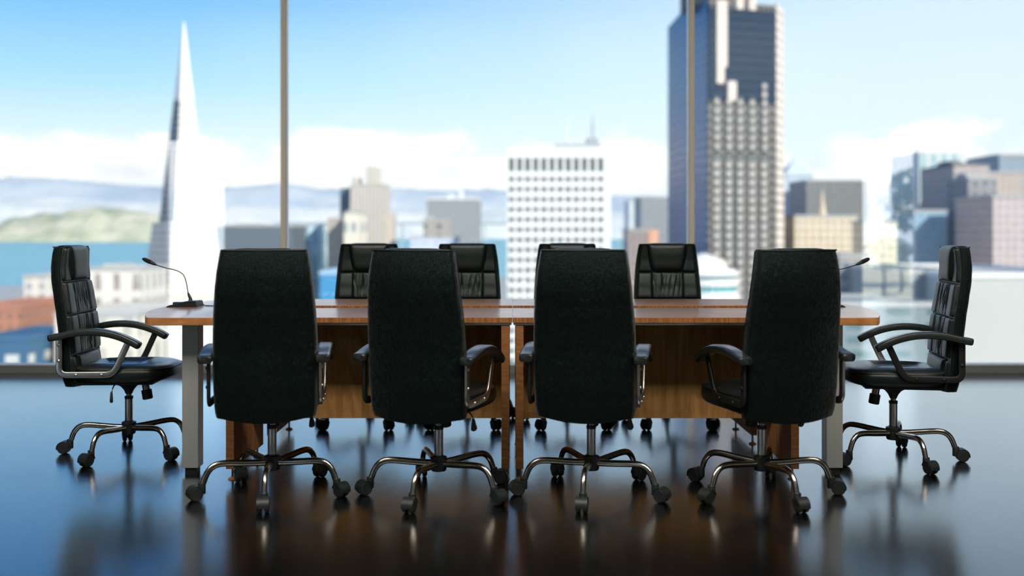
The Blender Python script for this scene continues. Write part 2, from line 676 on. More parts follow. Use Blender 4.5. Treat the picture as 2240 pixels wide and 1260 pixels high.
def end_table(sx, label):
    yc = (Y0 + Y3) / 2
    root = empty('rounded_end_table', (sx * 1.5, yc, 0))
    tag(root, label, 'table', 'rounded table ends')
    pts = [(XE + .002, Y0), (1.645, Y0)]
    # small corner, then one long shallow bow
    h = (Y3 - Y0) / 2
    for k in range(1, 6):
        a = k / 6 * R(58)
        pts.append((1.652 + .036 * math.sin(a), Y0 + .036 * (1 - math.cos(a))))
    n = 22
    for k in range(n + 1):
        t = -1 + 2 * k / n
        y = yc + t * (h - .045)
        x = 1.690 + (1.825 - 1.690) * (1 - abs(t) ** 2.1)
        pts.append((x, y))
    for k in range(5, 0, -1):
        a = k / 6 * R(58)
        pts.append((1.652 + .036 * math.sin(a), Y3 - .036 * (1 - math.cos(a))))
    pts += [(1.645, Y3), (XE + .002, Y3)]
    P = [(sx * (x - 1.5), y - yc) for x, y in pts]
    bm = bmesh.new(); prism(bm, P, TZ - .036, TZ, .003)
    bm.normal_update()
    for f in bm.faces:
        if abs(f.normal.z) < .3:
            f.material_index = 1
    build('tabletop', bm, [M['wood_end'], wood('oak_end_edge_%s' % ('a' if sx < 0 else 'b'), (.30, .115, .030), (.52, .235, .080), (1, 1, 2.2), .4, 10, coat=.1)], root, angle=30)
    for ly in (4.84, 5.78):
        lx = sx * (1.5235 - 1.5)
        a, b = ly - yc, ly + .08 - yc
        bm = bmesh.new(); box(bm, lx - .0385, lx + .0385, a, b, .026, TZ - .036, .0025)
        lg = build('leg', bm, M['leg_metal'], root, angle=18)
        bm = bmesh.new(); box(bm, lx - .028, lx + .028, a + .012, b - .014, 0, .026, .001)
        build('leg_foot', bm, M['plastic'], lg, angle=18)
    return root


end_table(-1, 'bow-fronted oak table end on square steel legs, holding the left microphone')
end_table(1, 'bow-fronted oak table end on square steel legs, holding the right microphone')


# ================================================================== MICROPHONES
def microphone(sx, rx, label):
    def W(px, py, d=5.36):
        return Vector(((px - CX) / FPX * d, 0, CAMZ - (py - CY) / FPX * d - TZ))
    ox, oy = -1.70, 5.41
    root = empty('gooseneck_microphone', (rx, oy, TZ))
    tag(root, label, 'microphone', 'gooseneck microphones')

    def f(v):
        return Vector((-sx * (v.x - ox), v.y, v.z))
    # wedge body: low nose towards the outside, high block at the back
    prof = [(-1.812, 0), (-1.800, .0085), (-1.765, .016), (-1.722, .0275), (-1.665, .0305), (-1.655, .029), (-1.648, 0)]
    bm = bmesh.new()
    rings = []
    for yy, k in ((-.062, .0), (-.050, 1.0), (.050, 1.0), (.062, .0)):
        rings.append([f(Vector((x, yy, z * (1.0 if k else .80) + (0 if k else 0)))) for x, z in prof])
    loft(bm, rings)
    body = build('base', bm, M['mic'], root, angle=20)
    bm = bmesh.new(); box(bm, *sorted((-sx * (-1.790 - ox), -sx * (-1.735 - ox))), -.018, .018, .010, .0225, .002)
    build('talk_button', bm, M['plastic'], body, angle=18)
    nk = [(410, 657), (407.5, 649), (404.8, 641.6), (401.6, 622.5), (396.2, 605), (387.3, 596.3), (374.6, 591), (360.3, 588), (346, 584), (333, 579.5)]
    pts = [f(W(*p)) for p in nk]
    pts = [Vector((p.x, 0, max(p.z, .026))) for p in pts]
    bm = bmesh.new(); sweep(bm, spline([tuple(p) for p in pts[1:]], 40), circ(.0026, 10), up=(0, 1, 0))
    build('gooseneck', bm, M['neck'], root)
    bm = bmesh.new()
    sweep(bm, [tuple(pts[0] + Vector((0, 0, -.004))), tuple(pts[0] + Vector((0, 0, .006))), tuple(pts[1]), tuple(pts[2] * .7 + pts[1] * .3), tuple(pts[2] * 1.1 - pts[1] * .1)],
          circ(1, 12), up=(0, 1, 0), scale=[.0115, .0085, .0075, .0058, .0034])
    build('collar', bm, M['mic'], root)
    a, b = f(W(335.5, 580.6)), f(W(303.8, 565.8))
    q = [a.lerp(b, t) for t in (0, .06, .22, .42, .46, .62, .8, .93, 1.0)]
    bm = bmesh.new()
    sweep(bm, q[:4] , circ(1, 14), up=(0, 1, 0), scale=[.0034, .0048, .0085, .0098])
    hd = build('microphone_head', bm, M['mic'], root)
    bm = bmesh.new()
    sweep(bm, q[3:], circ(1, 14), up=(0, 1, 0), scale=[.0105, .0112, .0115, .0108, .0082, .003])
    build('windscreen', bm, M['foam'], hd)
    # cable
    c = [(-1.652, .02, .010), (-1.640, .02, .008), (-1.628, .015, .0035), (-1.60, .005, .003), (-1.53, .0, .003), (-1.44, .03, .003), (-1.38, .10, .003)]
    bm = bmesh.new(); sweep(bm, spline([tuple(f(Vector(p))) for p in c], 36), circ(.0026, 8))
    build('cable', bm, M['mic'], root)
    return root


microphone(-1, -1.70, 'black gooseneck microphone on wedge base, on the left table end')
microphone(1, 1.632, 'black gooseneck microphone half hidden behind the rightmost near chair')

# ================================================================== OFFICE CHAIR
# local axes: +Y is where the sitter faces, +X the sitter's right, origin on the floor under the column
YR = [(.37, -.262), (.41, -.274), (.52, -.286), (.637, -.294), (.73, -.305), (.808, -.318), (.90, -.333), (.968, -.338), (1.03, -.335), (1.07, -.329)]
HW = [(.37, .203), (.40, .209), (.50, .213), (.60, .214), (.65, .2135), (.73, .2115), (.80, .208), (.90, .2005), (.968, .193), (1.03, .1835), (1.07, .1765)]
TH = .062


def yr(z): return lerp_tab(YR, z)
def hw(z): return lerp_tab(HW, z)
def yf(z): return yr(z) + TH


rnd = random.Random(7)


def pad(bm, uL, uR, z0, z1, puff, base=-.006, nu=14, nv=18, p=5, pv=6, extra=None):
    """cushion on the front of the backrest; uL,uR are functions of z"""
    G = []
    for j in range(nv + 1):
        b = j / nv
        z = z0 + (z1 - z0) * b
        eb = max(0.0, 1 - abs(2 * b - 1) ** pv) ** (1 / pv)
        row = []
        for i in range(nu + 1):
            a = i / nu
            u = uL(z) + (uR(z) - uL(z)) * a
            ea = max(0.0, 1 - abs(2 * a - 1) ** p) ** (1 / p)
            h = puff * ea * eb
            if extra:
                h += extra(u, z, a, b) * min(1, ea * eb * 1.3)
            row.append(bm.verts.new((u, yf(z) + base + h, z)))
        G.append(row)
    for j in range(nv):
        for i in range(nu):
            bm.faces.new((G[j][i], G[j][i + 1], G[j + 1][i + 1], G[j + 1][i]))


def pleats(seed, n=7, amp=.0052):
    r = random.Random(seed)
    L = [(r.uniform(-.085, .085), r.uniform(-.16, .16), r.uniform(.1, .9), r.uniform(.25, .6), r.uniform(.6, 1.0)) for _ in range(n * 2)]

    def f(u, z, a, b):
        h = 0.0
        for k, (u0, sl, b0, bl, am) in enumerate(L):
            uu = u0 + sl * .12 * (b - .5) + .004 * math.sin(9 * b + k)
            d = (u - uu) / .0042
            e = math.exp(-((b - b0) / bl) ** 2 * 2)
            h -= amp * am * e * math.exp(-d * d)
            d2 = (u - uu - .010) / .007
            h += amp * .45 * am * e * math.exp(-d2 * d2)
        h += .0014 * math.sin(u * 210 + 5 * b) * (0.4 + 0.6 * math.sin(3.0 * b))
        return h
    return f


ch = empty('office_chair')
STAR = []      # (object, index k, kind)

# --- backrest
bm = bmesh.new()
rings = []
NZ = 34
for j in range(NZ + 1):
    z = .372 + (1.066 - .372) * j / NZ
    W_, yb = hw(z), yr(z)
    bulge = .030 * (.7 + .3 * min(1, max(0, (1.05 - z) / .3)))
    k = 1.0
    drop = .020 * max(0, 1 - (z - .372) / .06)
    ring = []
    ns = 18
    cr = .024                                    # radius of the padded rear corner
    for i in range(ns + 1):
        s_ = -1 + 2 * i / ns
        x = s_ * (W_ - cr)
        ring.append((x, yb + .008 - bulge * (1 - abs(s_) ** 2.0), z - drop * (1 - s_ * s_)))
    for q in range(1, 7):
        a_ = R(12 + 78 * q / 6)
        ring.append((W_ - cr + cr * math.sin(a_), yb + .008 + .046 * (1 - math.cos(a_)), z))
    ring.append((W_ - .001, yb + TH - .008, z))
    ring.append((W_ - .006, yb + TH, z))
    for i in range(1, 8):
        s_ = 1 - 2 * i / 8
        ring.append((s_ * (W_ - .006), yb + TH + .001, z - drop * .5 * (1 - s_ * s_)))
    ring.append((-W_ + .006, yb + TH, z))
    ring.append((-W_ + .001, yb + TH - .008, z))
    for q in range(6, 0, -1):
        a_ = R(12 + 78 * q / 6)
        ring.append((-W_ + cr - cr * math.sin(a_), yb + .008 + .046 * (1 - math.cos(a_)), z))
    rings.append(ring)
loft(bm, rings)
back = build('backrest', bm, M['leather'], ch, angle=50)
# piping round the front seam, and the rim across the top
bm = bmesh.new()
pp = [(-hw(z) + .003, yf(z) + .001, z) for z in [.40 + .66 * k / 26 for k in range(27)]]
top = [(x, yf(1.066) + .001, 1.067) for x in (-.168, -.09, 0, .09, .168)]
pp = pp + top + [(-x, y, z) for x, y, z in reversed(pp)]
sweep(bm, pp, circ(.0028, 6), up=(0, 1, 0))
build('piping', bm, M['piping'], back)
bm = bmesh.new()
rim = []
for i in range(19):
    s_ = -1 + 2 * i / 18
    rim.append((s_ * (hw(1.066) - .008), yr(1.066) + .012 - .024 * (1 - abs(s_) ** 2.2), 1.0665))
sweep(bm, rim, circ(.0034, 8))
build('piping', bm, M['piping'], back)

# --- front upholstery
Z1, Z2, Z3 = .893, .729, .528


def hl(z):      # half width of the head cushion
    return lerp_tab([(.885, .088), (.905, .097), (.94, .107), (1.0, .119), (1.05, .124), (1.09, .124)], z)


bm = bmesh.new()
prof = [(.893, .000, .895), (.893, .014, .900), (.905, .030, .912), (.94, .037, .94), (.98, .038, .985), (1.03, .034, 1.03), (1.055, .025, 1.056),
        (1.07, .008, 1.071), (1.073, -.015, 1.0745), (1.073, -.045, 1.0745), (1.07, -.058, 1.071), (1.066, -.062, 1.064)]
sp_ = spline([(a, b, c) for a, b, c in prof], 44)
rows = []
for zh, off, z in sp_:
    h_ = hl(zh)
    row = []
    n = 18
    for i in range(n + 1):
        s_ = -1 + 2 * i / n
        e = max(0, 1 - abs(s_) ** 7) ** (1 / 3)
        y = yf(min(z, 1.066)) + off * e - .004 * (1 - e)
        zz = 1.060 + (z - 1.060) * e if z > 1.060 else z
        row.append(bm.verts.new((s_ * h_, y, zz)))
    rows.append(row)
for A, B in zip(rows, rows[1:]):
    for i in range(n):
        bm.faces.new((A[i], A[i + 1], B[i + 1], B[i]))
build('headrest', bm, M['leather_soft'], ch, angle=60)
for s_ in (-1, 1):
    bm = bmesh.new()
    a = lambda z, s_=s_: s_ * (hl(z) - .004)
    b = lambda z, s_=s_: s_ * (hw(z) - .018)
    pad(bm, a, b, Z1 + .001, 1.064, .024, nu=12, nv=22, p=5, pv=9)
    build('headrest_wing', bm, M['leather_soft'], ch, angle=60)
CW = .094
for n_, (z0, z1) in enumerate(((Z2 + .001, Z1 - .001), (Z3 + .001, Z2 - .001))):
    bm = bmesh.new()
    pad(bm, lambda z: -CW, lambda z: CW, z0, z1, .026, nu=64, nv=34, p=9, pv=11, extra=pleats(3 + n_))
    build('pleated_panel', bm, M['leather_soft'], ch, angle=70)
    for s_ in (-1, 1):
        bm = bmesh.new()
        pad(bm, lambda z, s_=s_: s_ * (CW + .001), lambda z, s_=s_: s_ * (hw(z) - .018), z0, z1, .029, nu=16, nv=26, p=4.5, pv=9)
        build('side_bolster', bm, M['leather_soft'], ch, angle=60)
bm = bmesh.new()
pad(bm, lambda z: -.155 - .03 * (.53 - z), lambda z: .155 + .03 * (.53 - z), .425, Z3 - .001, .034, nu=20, nv=12, p=7, pv=4)
build('lumbar_cushion', bm, M['leather_soft'], ch, angle=60)
for s_ in (-1, 1):
    bm = bmesh.new()
    pad(bm, lambda z, s_=s_: s_ * .158, lambda z, s_=s_: s_ * (hw(z) - .016), .405, Z3 - .001, .022, nu=6, nv=10, p=3, pv=4)
    build('side_bolster', bm, M['leather_soft'], ch, angle=60)

# --- seat
def seat_outline(k, n=56):
    out = []
    for i in range(n):
        a = 2 * PI * i / n
        c, s_ = math.cos(a), math.sin(a)
        e = 2 / 4.2
        x = math.copysign(abs(c) ** e, c)
        y = math.copysign(abs(s_) ** (2 / 3.6), s_)
        yy = .008 + y * (.246 + k)
        wv = .212 + .012 * max(0, min(1, (yy + .1) / .3)) + k
        if yy > .14:
            wv -= .06 * ((yy - .14) / .12) ** 2
        out.append((x * wv, yy))
    return out


bm = bmesh.new()
rings = []
for z, k in ((.385, -.030), (.386, -.014), (.394, -.004), (.412, .002), (.436, .002), (.450, -.001), (.455, -.006), (.455, -.05)):
    o_ = seat_outline(k)
    rings.append([(x, y, z + (.016 * max(0, (y - .10) / .15) ** 1.5 if z < .40 else 0)) for x, y in o_])
loft(bm, rings)
seat = build('seat', bm, M['leather_soft'], ch, angle=60)
bm = bmesh.new()
o_ = seat_outline(-.001)
sweep(bm, [(x, y, .4545) for x, y in o_] + [(o_[0][0], o_[0][1], .4545)], circ(.0026, 6), caps=False)
build('piping', bm, M['piping'], seat)


def seat_top(bm):
    n, m_ = 40, 12
    base = seat_outline(-.004, 80)
    wr = pleats(11, 6, .006)
    rows = []
    for j in range(m_ + 1):
        f = 1 - (j / m_) ** 1.3
        row = []
        for x, y in base:
            X, Y = x * f, .008 + (y - .008) * f
            e = max(0, 1 - f ** 3.4) ** (1 / 2.0)
            crown = .030 * e
            # sunken pleated middle, open towards the back
            ix = max(0, 1 - (abs(X) / .115) ** 8)
            iy = 1 / (1 + math.exp((Y - .085) / .010)) * 1 / (1 + math.exp(-(Y + .145) / .010))
            rec = ix * iy
            h = crown - .020 * rec
            if rec > .5:
                h += wr(X * .8, 0, 0, min(1, max(0, (Y + .15) / .23))) * 1.0
            row.append(bm.verts.new((X, Y, .453 + h)))
        rows.append(row)
    k = len(base)
    for A, B in zip(rows, rows[1:-1]):
        for i in range(k):
            bm.faces.new((A[i], A[(i + 1) % k], B[(i + 1) % k], B[i]))
    for v in rows[-1]:
        bm.verts.remove(v)
    bm.faces.new(rows[-2])


bm = bmesh.new(); seat_top(bm)
build('seat_cushion', bm, M['seat_leather'], ch, angle=60)

# --- underside: plate, flared mechanism, tension knob, lever
bm = bmesh.new()
box(bm, -.17, .17, -.235, -.02, .374, .388, .003)
box(bm, -.14, .14, -.10, .16, .370, .387, .003)
lathe(bm, [(.105, .374), (.10, .368), (.068, .360), (.040, .345), (.026, .328), (.0185, .312), (.0165, .306), (.012, .306)], 28)
mech = build('tilt_mechanism', bm, M['plastic'], ch)
K = Matrix.Translation((-.004, .082, .362)) @ Matrix.Rotation(R(9), 4, 'X')
bm = bmesh.new(); lathe(bm, [(.0185, 0), (.0185, -.042), (.012, -.042)], 24, K)
build('knob_stem', bm, M['chrome'], mech)
bm = bmesh.new(); lathe(bm, [(.020, -.036), (.0255, -.037), (.0265, -.042), (.0262, -.068), (.0262, -.082), (.0235, -.086), (.004, -.0862)], 28, K)
build('tension_knob', bm, M['plastic'], mech)
bm = bmesh.new()
sweep(bm, spline([(.08, -.02, .372), (.125, -.024, .374), (.150, -.028, .366), (.165, -.030, .350), (.170, -.031, .334)], 18), circ(.0032, 8), up=(0, 1, 0))
build('lever_rod', bm, M['chrome'], mech)
bm = bmesh.new()
P = [(-.0055, .012), (.0045, .012), (.006, .002), (.011, -.012), (.0165, -.026), (.016, -.034), (.010, -.041), (.002, -.044), (-.007, -.042), (-.0105, -.036), (-.009, -.02), (-.0065, -.004)]
A = [bm.verts.new((.171 + x, -.036 + .0 * z, .330 + z)) for x, z in P]
B = [bm.verts.new((.171 + x, -.028 - .05 * min(0, z + .005) , .330 + z)) for x, z in P]
bm.faces.new(A); bm.faces.new(B)
for i in range(len(P)):
    bm.faces.new((A[i], A[(i + 1) % len(P)], B[(i + 1) % len(P)], B[i]))
bmesh.ops.bevel(bm, geom=bm.edges[:], offset=.0015, segments=2, affect='EDGES', clamp_overlap=True)
build('height_lever', bm, M['plastic'], mech)

# --- gas column
bm = bmesh.new(); lathe(bm, [(.0172, .150), (.0196, .156), (.0196, .278), (.0185, .281), (.012, .281)], 28)
gas = build('gas_lift', bm, M['tube'], ch)
bm = bmesh.new(); lathe(bm, [(.015, .280), (.0212, .281), (.0216, .284), (.0216, .292), (.021, .2945), (.0145, .296), (.012, .296)], 28)
build('collar', bm, M['plastic'], gas)
bm = bmesh.new(); lathe(bm, [(.0132, .290), (.0132, .312)], 24)
build('piston', bm, M['chrome'], gas)

# --- five star base
bm = bmesh.new()
lathe(bm, [(.020, .098), (.031, .100), (.034, .106), (.0355, .118), (.0345, .140), (.035, .150), (.0365, .155), (.0355, .161), (.0245, .164), (.0215, .168), (.018, .168)], 30)
build('base_hub', bm, M['plastic'], ch)
RL = .298
path = spline([(.024, .134), (.07, .136), (.13, .141), (.185, .146), (.225, .146), (.252, .137), (.272, .118), (.284, .095), (.293, .069)], 36)
LEG, CAST = [], []
for k in range(5):
    if k == 0:
        bm = bmesh.new()
        n = len(path)
        sc = []
        for i in range(n):
            t = i / (n - 1)
            sc.append((1.0 - .10 * t, 1.0 - .12 * t))
        sweep(bm, [(0, r, z) for r, z in path], [(a, b) for a, b in circ(.0128, 14, 1.18)], up=(0, 0, 1), scale=sc)
        lg0 = build('base_leg', bm, M['chrome'], ch)
        lg = lg0
        # caster, built at the leg end with its wheels trailing along -X
        bm = bmesh.new()
        lathe(bm, [(.004, .024), (.0150, .026), (.0160, .030), (.0160, .070), (.0150, .073), (.004, .073)], 20)
        # hood over the wheels
        cx_, cz_ = -.030, .0305
        arc = []
        for i in range(13):
            a = R(8 + 186 * i / 12)
            arc.append((math.cos(a), math.sin(a)))
        for side_ in (0,):
            o1 = [(cx_ + .0335 * c, cz_ + .0335 * s_) for c, s_ in arc]
            i1 = [(cx_ + .0300 * c, cz_ + .0300 * s_) for c, s_ in reversed(arc)]
            pr = o1 + i1
            V0 = [bm.verts.new((x, -.0245, z)) for x, z in pr]
            V1 = [bm.verts.new((x, .0245, z)) for x, z in pr]
            bm.faces.new(V0); bm.faces.new(V1)
            for i in range(len(pr)):
                bm.faces.new((V0[i], V0[(i + 1) % len(pr)], V1[(i + 1) % len(pr)], V1[i]))
        box(bm, cx_ - .016, -.004, -.0045, .0045, .020, .058, .001)
        cs0 = build('caster', bm, M['plastic'], ch, angle=45)
        cs0.location = (0, RL, 0)
        cs = cs0
        T = Matrix.Translation((cx_, 0, cz_)) @ Matrix.Rotation(R(90), 4, 'X')
        bm = bmesh.new()
        lathe(bm, [(.004, .0055), (.027, .0055), (.0290, .0065), (.0290, .0215), (.0268, .0240), (.022, .0248), (.0215, .0240), (.004, .0238)], 28, T)
        w1 = build('wheel', bm, M['plastic'], cs0)
        bm = bmesh.new()
        lathe(bm, [(.0285, .0085), (.0305, .0095), (.0305, .0185), (.0285, .0200)], 28, T)
        w2 = build('tread', bm, M['rubber'], cs0)
        bm = bmesh.new()
        lathe(bm, [(.004, -.0055), (.027, -.0055), (.0290, -.0065), (.0290, -.0215), (.0268, -.0240), (.022, -.0248), (.0215, -.0240), (.004, -.0238)], 28, T)
        w3 = build('wheel', bm, M['plastic'], cs0)
        bm = bmesh.new()
        lathe(bm, [(.0285, -.0085), (.0305, -.0095), (.0305, -.0185), (.0285, -.0200)], 28, T)
        w4 = build('tread', bm, M['rubber'], cs0)
        cast_kids = [w1, w2, w3, w4]
    else:
        lg = lg0.copy(); col.objects.link(lg); lg.parent = ch
        cs = cs0.copy(); col.objects.link(cs); cs.parent = ch
        for q in cast_kids:
            d = q.copy(); col.objects.link(d); d.parent = cs
    LEG.append(lg); CAST.append(cs)

# --- arms
for s_ in (-1, 1):
    X = .226 * s_
    pth = [(-.268, .618), (-.268, .58), (-.268, .50), (-.268, .468), (-.262, .449), (-.250, .4385), (-.232, .435), (-.20, .4345), (-.12, .4345), (-.055, .4345), (-.030, .437), (-.010, .446),
           (.006, .464), (.022, .494), (.052, .560), (.066, .592)]
    bm = bmesh.new()
    sweep(bm, [(X, y, z) for y, z in spline(pth, 70)], rrect(.013, .031, .0045), up=(0, .7, -.7) if False else (0, 0, 1))
    bm.free()
    # flat bar: side normal stays along X
    bm = bmesh.new()
    P2 = spline(pth, 70)
    rr = []
    for i, (y, z) in enumerate(P2):
        y0, z0 = P2[max(0, i - 1)]
        y1, z1 = P2[min(len(P2) - 1, i + 1)]
        d = math.hypot(y1 - y0, z1 - z0)
        ny, nz_ = -(z1 - z0) / d, (y1 - y0) / d
        rr.append([(X + a, y + ny * b, z + nz_ * b) for a, b in rrect(.0125, .0315, .0045)])
    loft(bm, rr)
    am = M['arm_metal'] if s_ > 0 else M['arm_black']
    fr = build('arm_frame', bm, am, ch)
    for by, bz in ((-.268, .583), (-.268, .505), (-.185, .4345), (-.062, .4345)):
        bm = bmesh.new()
        lathe(bm, [(.0078, 0), (.0078, .0015), (.0062, .0042), (.0030, .0058), (.0005, .0060)], 16,
              Matrix.Translation((X + s_ * .0062, by, bz)) @ Matrix.Rotation(R(90) * s_, 4, 'Y'))
        build('bolt', bm, am, fr)
    ap = spline([(-.312, .619), (-.262, .627), (-.205, .640), (-.145, .6475), (-.085, .6475), (-.03, .6405), (.03, .624), (.085, .600), (.128, .576)], 44)
    bm = bmesh.new()
    rr = []
    n = len(ap)
    for i, (y, z) in enumerate(ap):
        y0, z0 = ap[max(0, i - 1)]
        y1, z1 = ap[min(n - 1, i + 1)]
        d = math.hypot(y1 - y0, z1 - z0)
        ny, nz_ = -(z1 - z0) / d, (y1 - y0) / d
        t = i / (n - 1)
        e = min(1, min(t, 1 - t) / .03)
        k = .80 + .20 * math.sin(e * PI / 2)
        wdt = .058 + .004 * math.sin(t * PI)
        cx2 = .236 * s_
        rr.append([(cx2 + a * (k if e < 1 else 1), y + ny * b * k, z + nz_ * b * k) for a, b in rrect(wdt, .0345, .0125, 4)])
    loft(bm, rr)
    armp = build('arm_pad', bm, M['seat_leather'], ch, angle=50)
    for e_ in (-1, 1):
        bm = bmesh.new()
        L = []
        for i, (y, z) in enumerate(ap[2:-2]):
            t = (i + 2) / (n - 1)
            L.append((.236 * s_ + e_ * (.0285 + .002 * math.sin(t * PI)), y, z + .0105))
        sweep(bm, L, circ(.0015, 6))
        build('piping', bm, M['piping'], armp)


def set_star(legs, casters, rz, turned):
    """one leg straight back, every caster trailing outwards (with a little play)"""
    for k in range(5):
        a = R(180 + 72 * k)
        legs[k].rotation_euler = (0, 0, a)
        casters[k].location = (-RL * math.sin(a), RL * math.cos(a), 0)
        casters[k].rotation_euler = (0, 0, a - R(90) + R((0, -9, 6, -8, 9)[k]))
        if k in turned:                      # a caster swivelled aside, given as a heading on the floor
            casters[k].rotation_euler = (0, 0, R(turned[k] - rz - 180))


def copy_chair():
    r = ch.copy(); col.objects.link(r)
    legs, casters = {}, {}
    for c in KIDS:
        k = c.copy(); col.objects.link(k); k.parent = r
        if c in LEG:
            legs[LEG.index(c)] = k
        if c in CAST:
            casters[CAST.index(c)] = k
        for g in GRAND[c]:
            d = g.copy(); col.objects.link(d); d.parent = k
    return r, legs, casters


allobs = list(bpy.data.objects)
KIDS = [o for o in allobs if o.parent is ch]
GRAND = {c: [o for o in allobs if o.parent is c] for c in KIDS}

NEAR, FAR, SIDE = 'office chairs along the near side of the table', 'office chairs along the window side of the table', 'office chairs at the two ends of the table'
# x, y, facing direction (deg), label, group
CH = [
    (-1.053, 4.488, 97, 'black leather office chair seen from behind, leftmost of the near row', NEAR),
    (-.322, 4.470, 73, 'black leather office chair seen from behind, turned right, second of the near row', NEAR),
    (.345, 4.485, 79, 'black leather office chair seen from behind, just right of the table centre seam', NEAR),
    (1.090, 4.478, 104.6, 'black leather office chair seen from behind, turned left, rightmost of the near row', NEAR),
    (-1.985, 5.300, 3, 'black leather office chair in side view, facing the left table end', SIDE),
    (1.915, 5.150, 171, 'black leather office chair in side view, facing the right table end', SIDE),
    (-.903, 6.175, -90, 'black leather office chair facing the viewer, leftmost of the window side', FAR),
    (-.284, 6.175, -90, 'black leather office chair facing the viewer, window side, left of the table centre seam', FAR),
    (.350, 6.175, -89, 'black leather office chair facing the viewer, mostly hidden behind a near chair', FAR),
    (.968, 6.175, -91, 'black leather office chair facing the viewer, rightmost of the window side', FAR),
]
for i, (x, y, face, lb, gp) in enumerate(CH):
    if i < len(CH) - 1:
        r, lg, cs = copy_chair()
    else:
        r, lg, cs = ch, {k: o for k, o in enumerate(LEG)}, {k: o for k, o in enumerate(CAST)}
    rz = face - 90
    r.location = (x, y, 0)
    r.rotation_euler = (0, 0, R(rz))
    set_star(lg, cs, rz, {0: {3: -60, 1: -40}, 1: {2: 0, 4: 215}}.get(i, {1: -70, 4: 110} if gp == FAR else {}))
    tag(r, lb, 'chair', gp)

# ================================================================== CITY
GZ = -110.0


def X_(px, d): return (px - CX) / FPX * d
def Z_(py, d): return CAMZ - (py - CY) / FPX * d


# ground, bay, far shores
bm = bmesh.new()
P = [(-3000, 60), (3000, 60), (3000, 2600), (-200, 2600), (-600, 2300), (-1600, 2000), (-3000, 1900)]
prism(bm, P, GZ - 4, GZ)
struct(build('ground', bm, plain('city_ground', (.40, .40, .39), .9, nscale=.02, var=.3), smooth=False))
bm = bmesh.new(); box(bm, -40000, 40000, 1500, 60000, GZ - 30, GZ - 3)


def water_mat():
    m, t, out = new_mat('bay_water')
    n = noise(t, ocoord(t), .004, 3)
    cc = t.mix(n, (.17, .40, .43), (.25, .50, .52))
    principled(t, out, Base_Color=cc, Roughness=.35)
    return m


struct(build('bay', bm, water_mat(), smooth=False))


def ridge(name, label, d, pts, depth, mat, seed, amp, base_z=GZ - 3):
    """a range of hills: crest given by (px, py) at distance d, built with real depth"""
    r = random.Random(seed)
    bm = bmesh.new()
    N = 90
    x0, x1 = pts[0][0], pts[-1][0]
    prof = spline(pts, N)
    rows = []
    M_ = 12
    for j in range(M_ + 1):
        t = j / M_
        k = math.sin(PI * t) ** .8
        row = []
        for i, (px, py) in enumerate(prof):
            X = X_(px, d)
            H = max(0, Z_(py, d) - base_z)
            w_ = amp * H * (math.sin(px * .11 + j * 1.3 + seed) * .5 + r.uniform(-.5, .5)) * k * (0 if j == M_ // 2 else 1)
            row.append(bm.verts.new((X * (1 + .02 * (t - .5)), d + depth * (t - .5), base_z + H * k + w_)))
        rows.append(row)
    for A, B in zip(rows, rows[1:]):
        for i in range(N):
            bm.faces.new((A[i], A[i + 1], B[i + 1], B[i]))
    o = build(name, bm, mat)
    struct(o)
    return o


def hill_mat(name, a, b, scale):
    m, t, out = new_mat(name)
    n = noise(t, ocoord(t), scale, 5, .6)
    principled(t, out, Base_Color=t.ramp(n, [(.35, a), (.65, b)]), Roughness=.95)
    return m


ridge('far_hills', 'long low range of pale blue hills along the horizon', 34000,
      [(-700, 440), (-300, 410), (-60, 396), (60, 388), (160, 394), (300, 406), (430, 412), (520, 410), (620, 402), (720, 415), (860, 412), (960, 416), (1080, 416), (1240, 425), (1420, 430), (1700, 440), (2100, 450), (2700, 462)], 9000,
      hill_mat('distant_hills', (.34, .42, .50), (.52, .57, .60), .0004), 3, .05)  # aerial haze is mixed into these pale blue hill colours
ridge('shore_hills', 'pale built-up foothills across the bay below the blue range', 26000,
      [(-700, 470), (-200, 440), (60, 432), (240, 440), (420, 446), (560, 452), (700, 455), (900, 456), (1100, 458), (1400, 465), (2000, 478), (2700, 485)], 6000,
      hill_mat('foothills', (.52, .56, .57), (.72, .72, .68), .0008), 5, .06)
ridge('island', 'green wooded island rising from the bay at the left', 15000,
      [(-420, 522), (-250, 516), (-120, 512), (-20, 506), (20, 486), (60, 474), (130, 466), (180, 458), (240, 456), (300, 462), (360, 470), (430, 486), (500, 510), (560, 522)], 2500,
      hill_mat('wooded_island', (.24, .30, .20), (.60, .57, .44), .0016), 9, .10)

WIN = (.06, .09, .11)


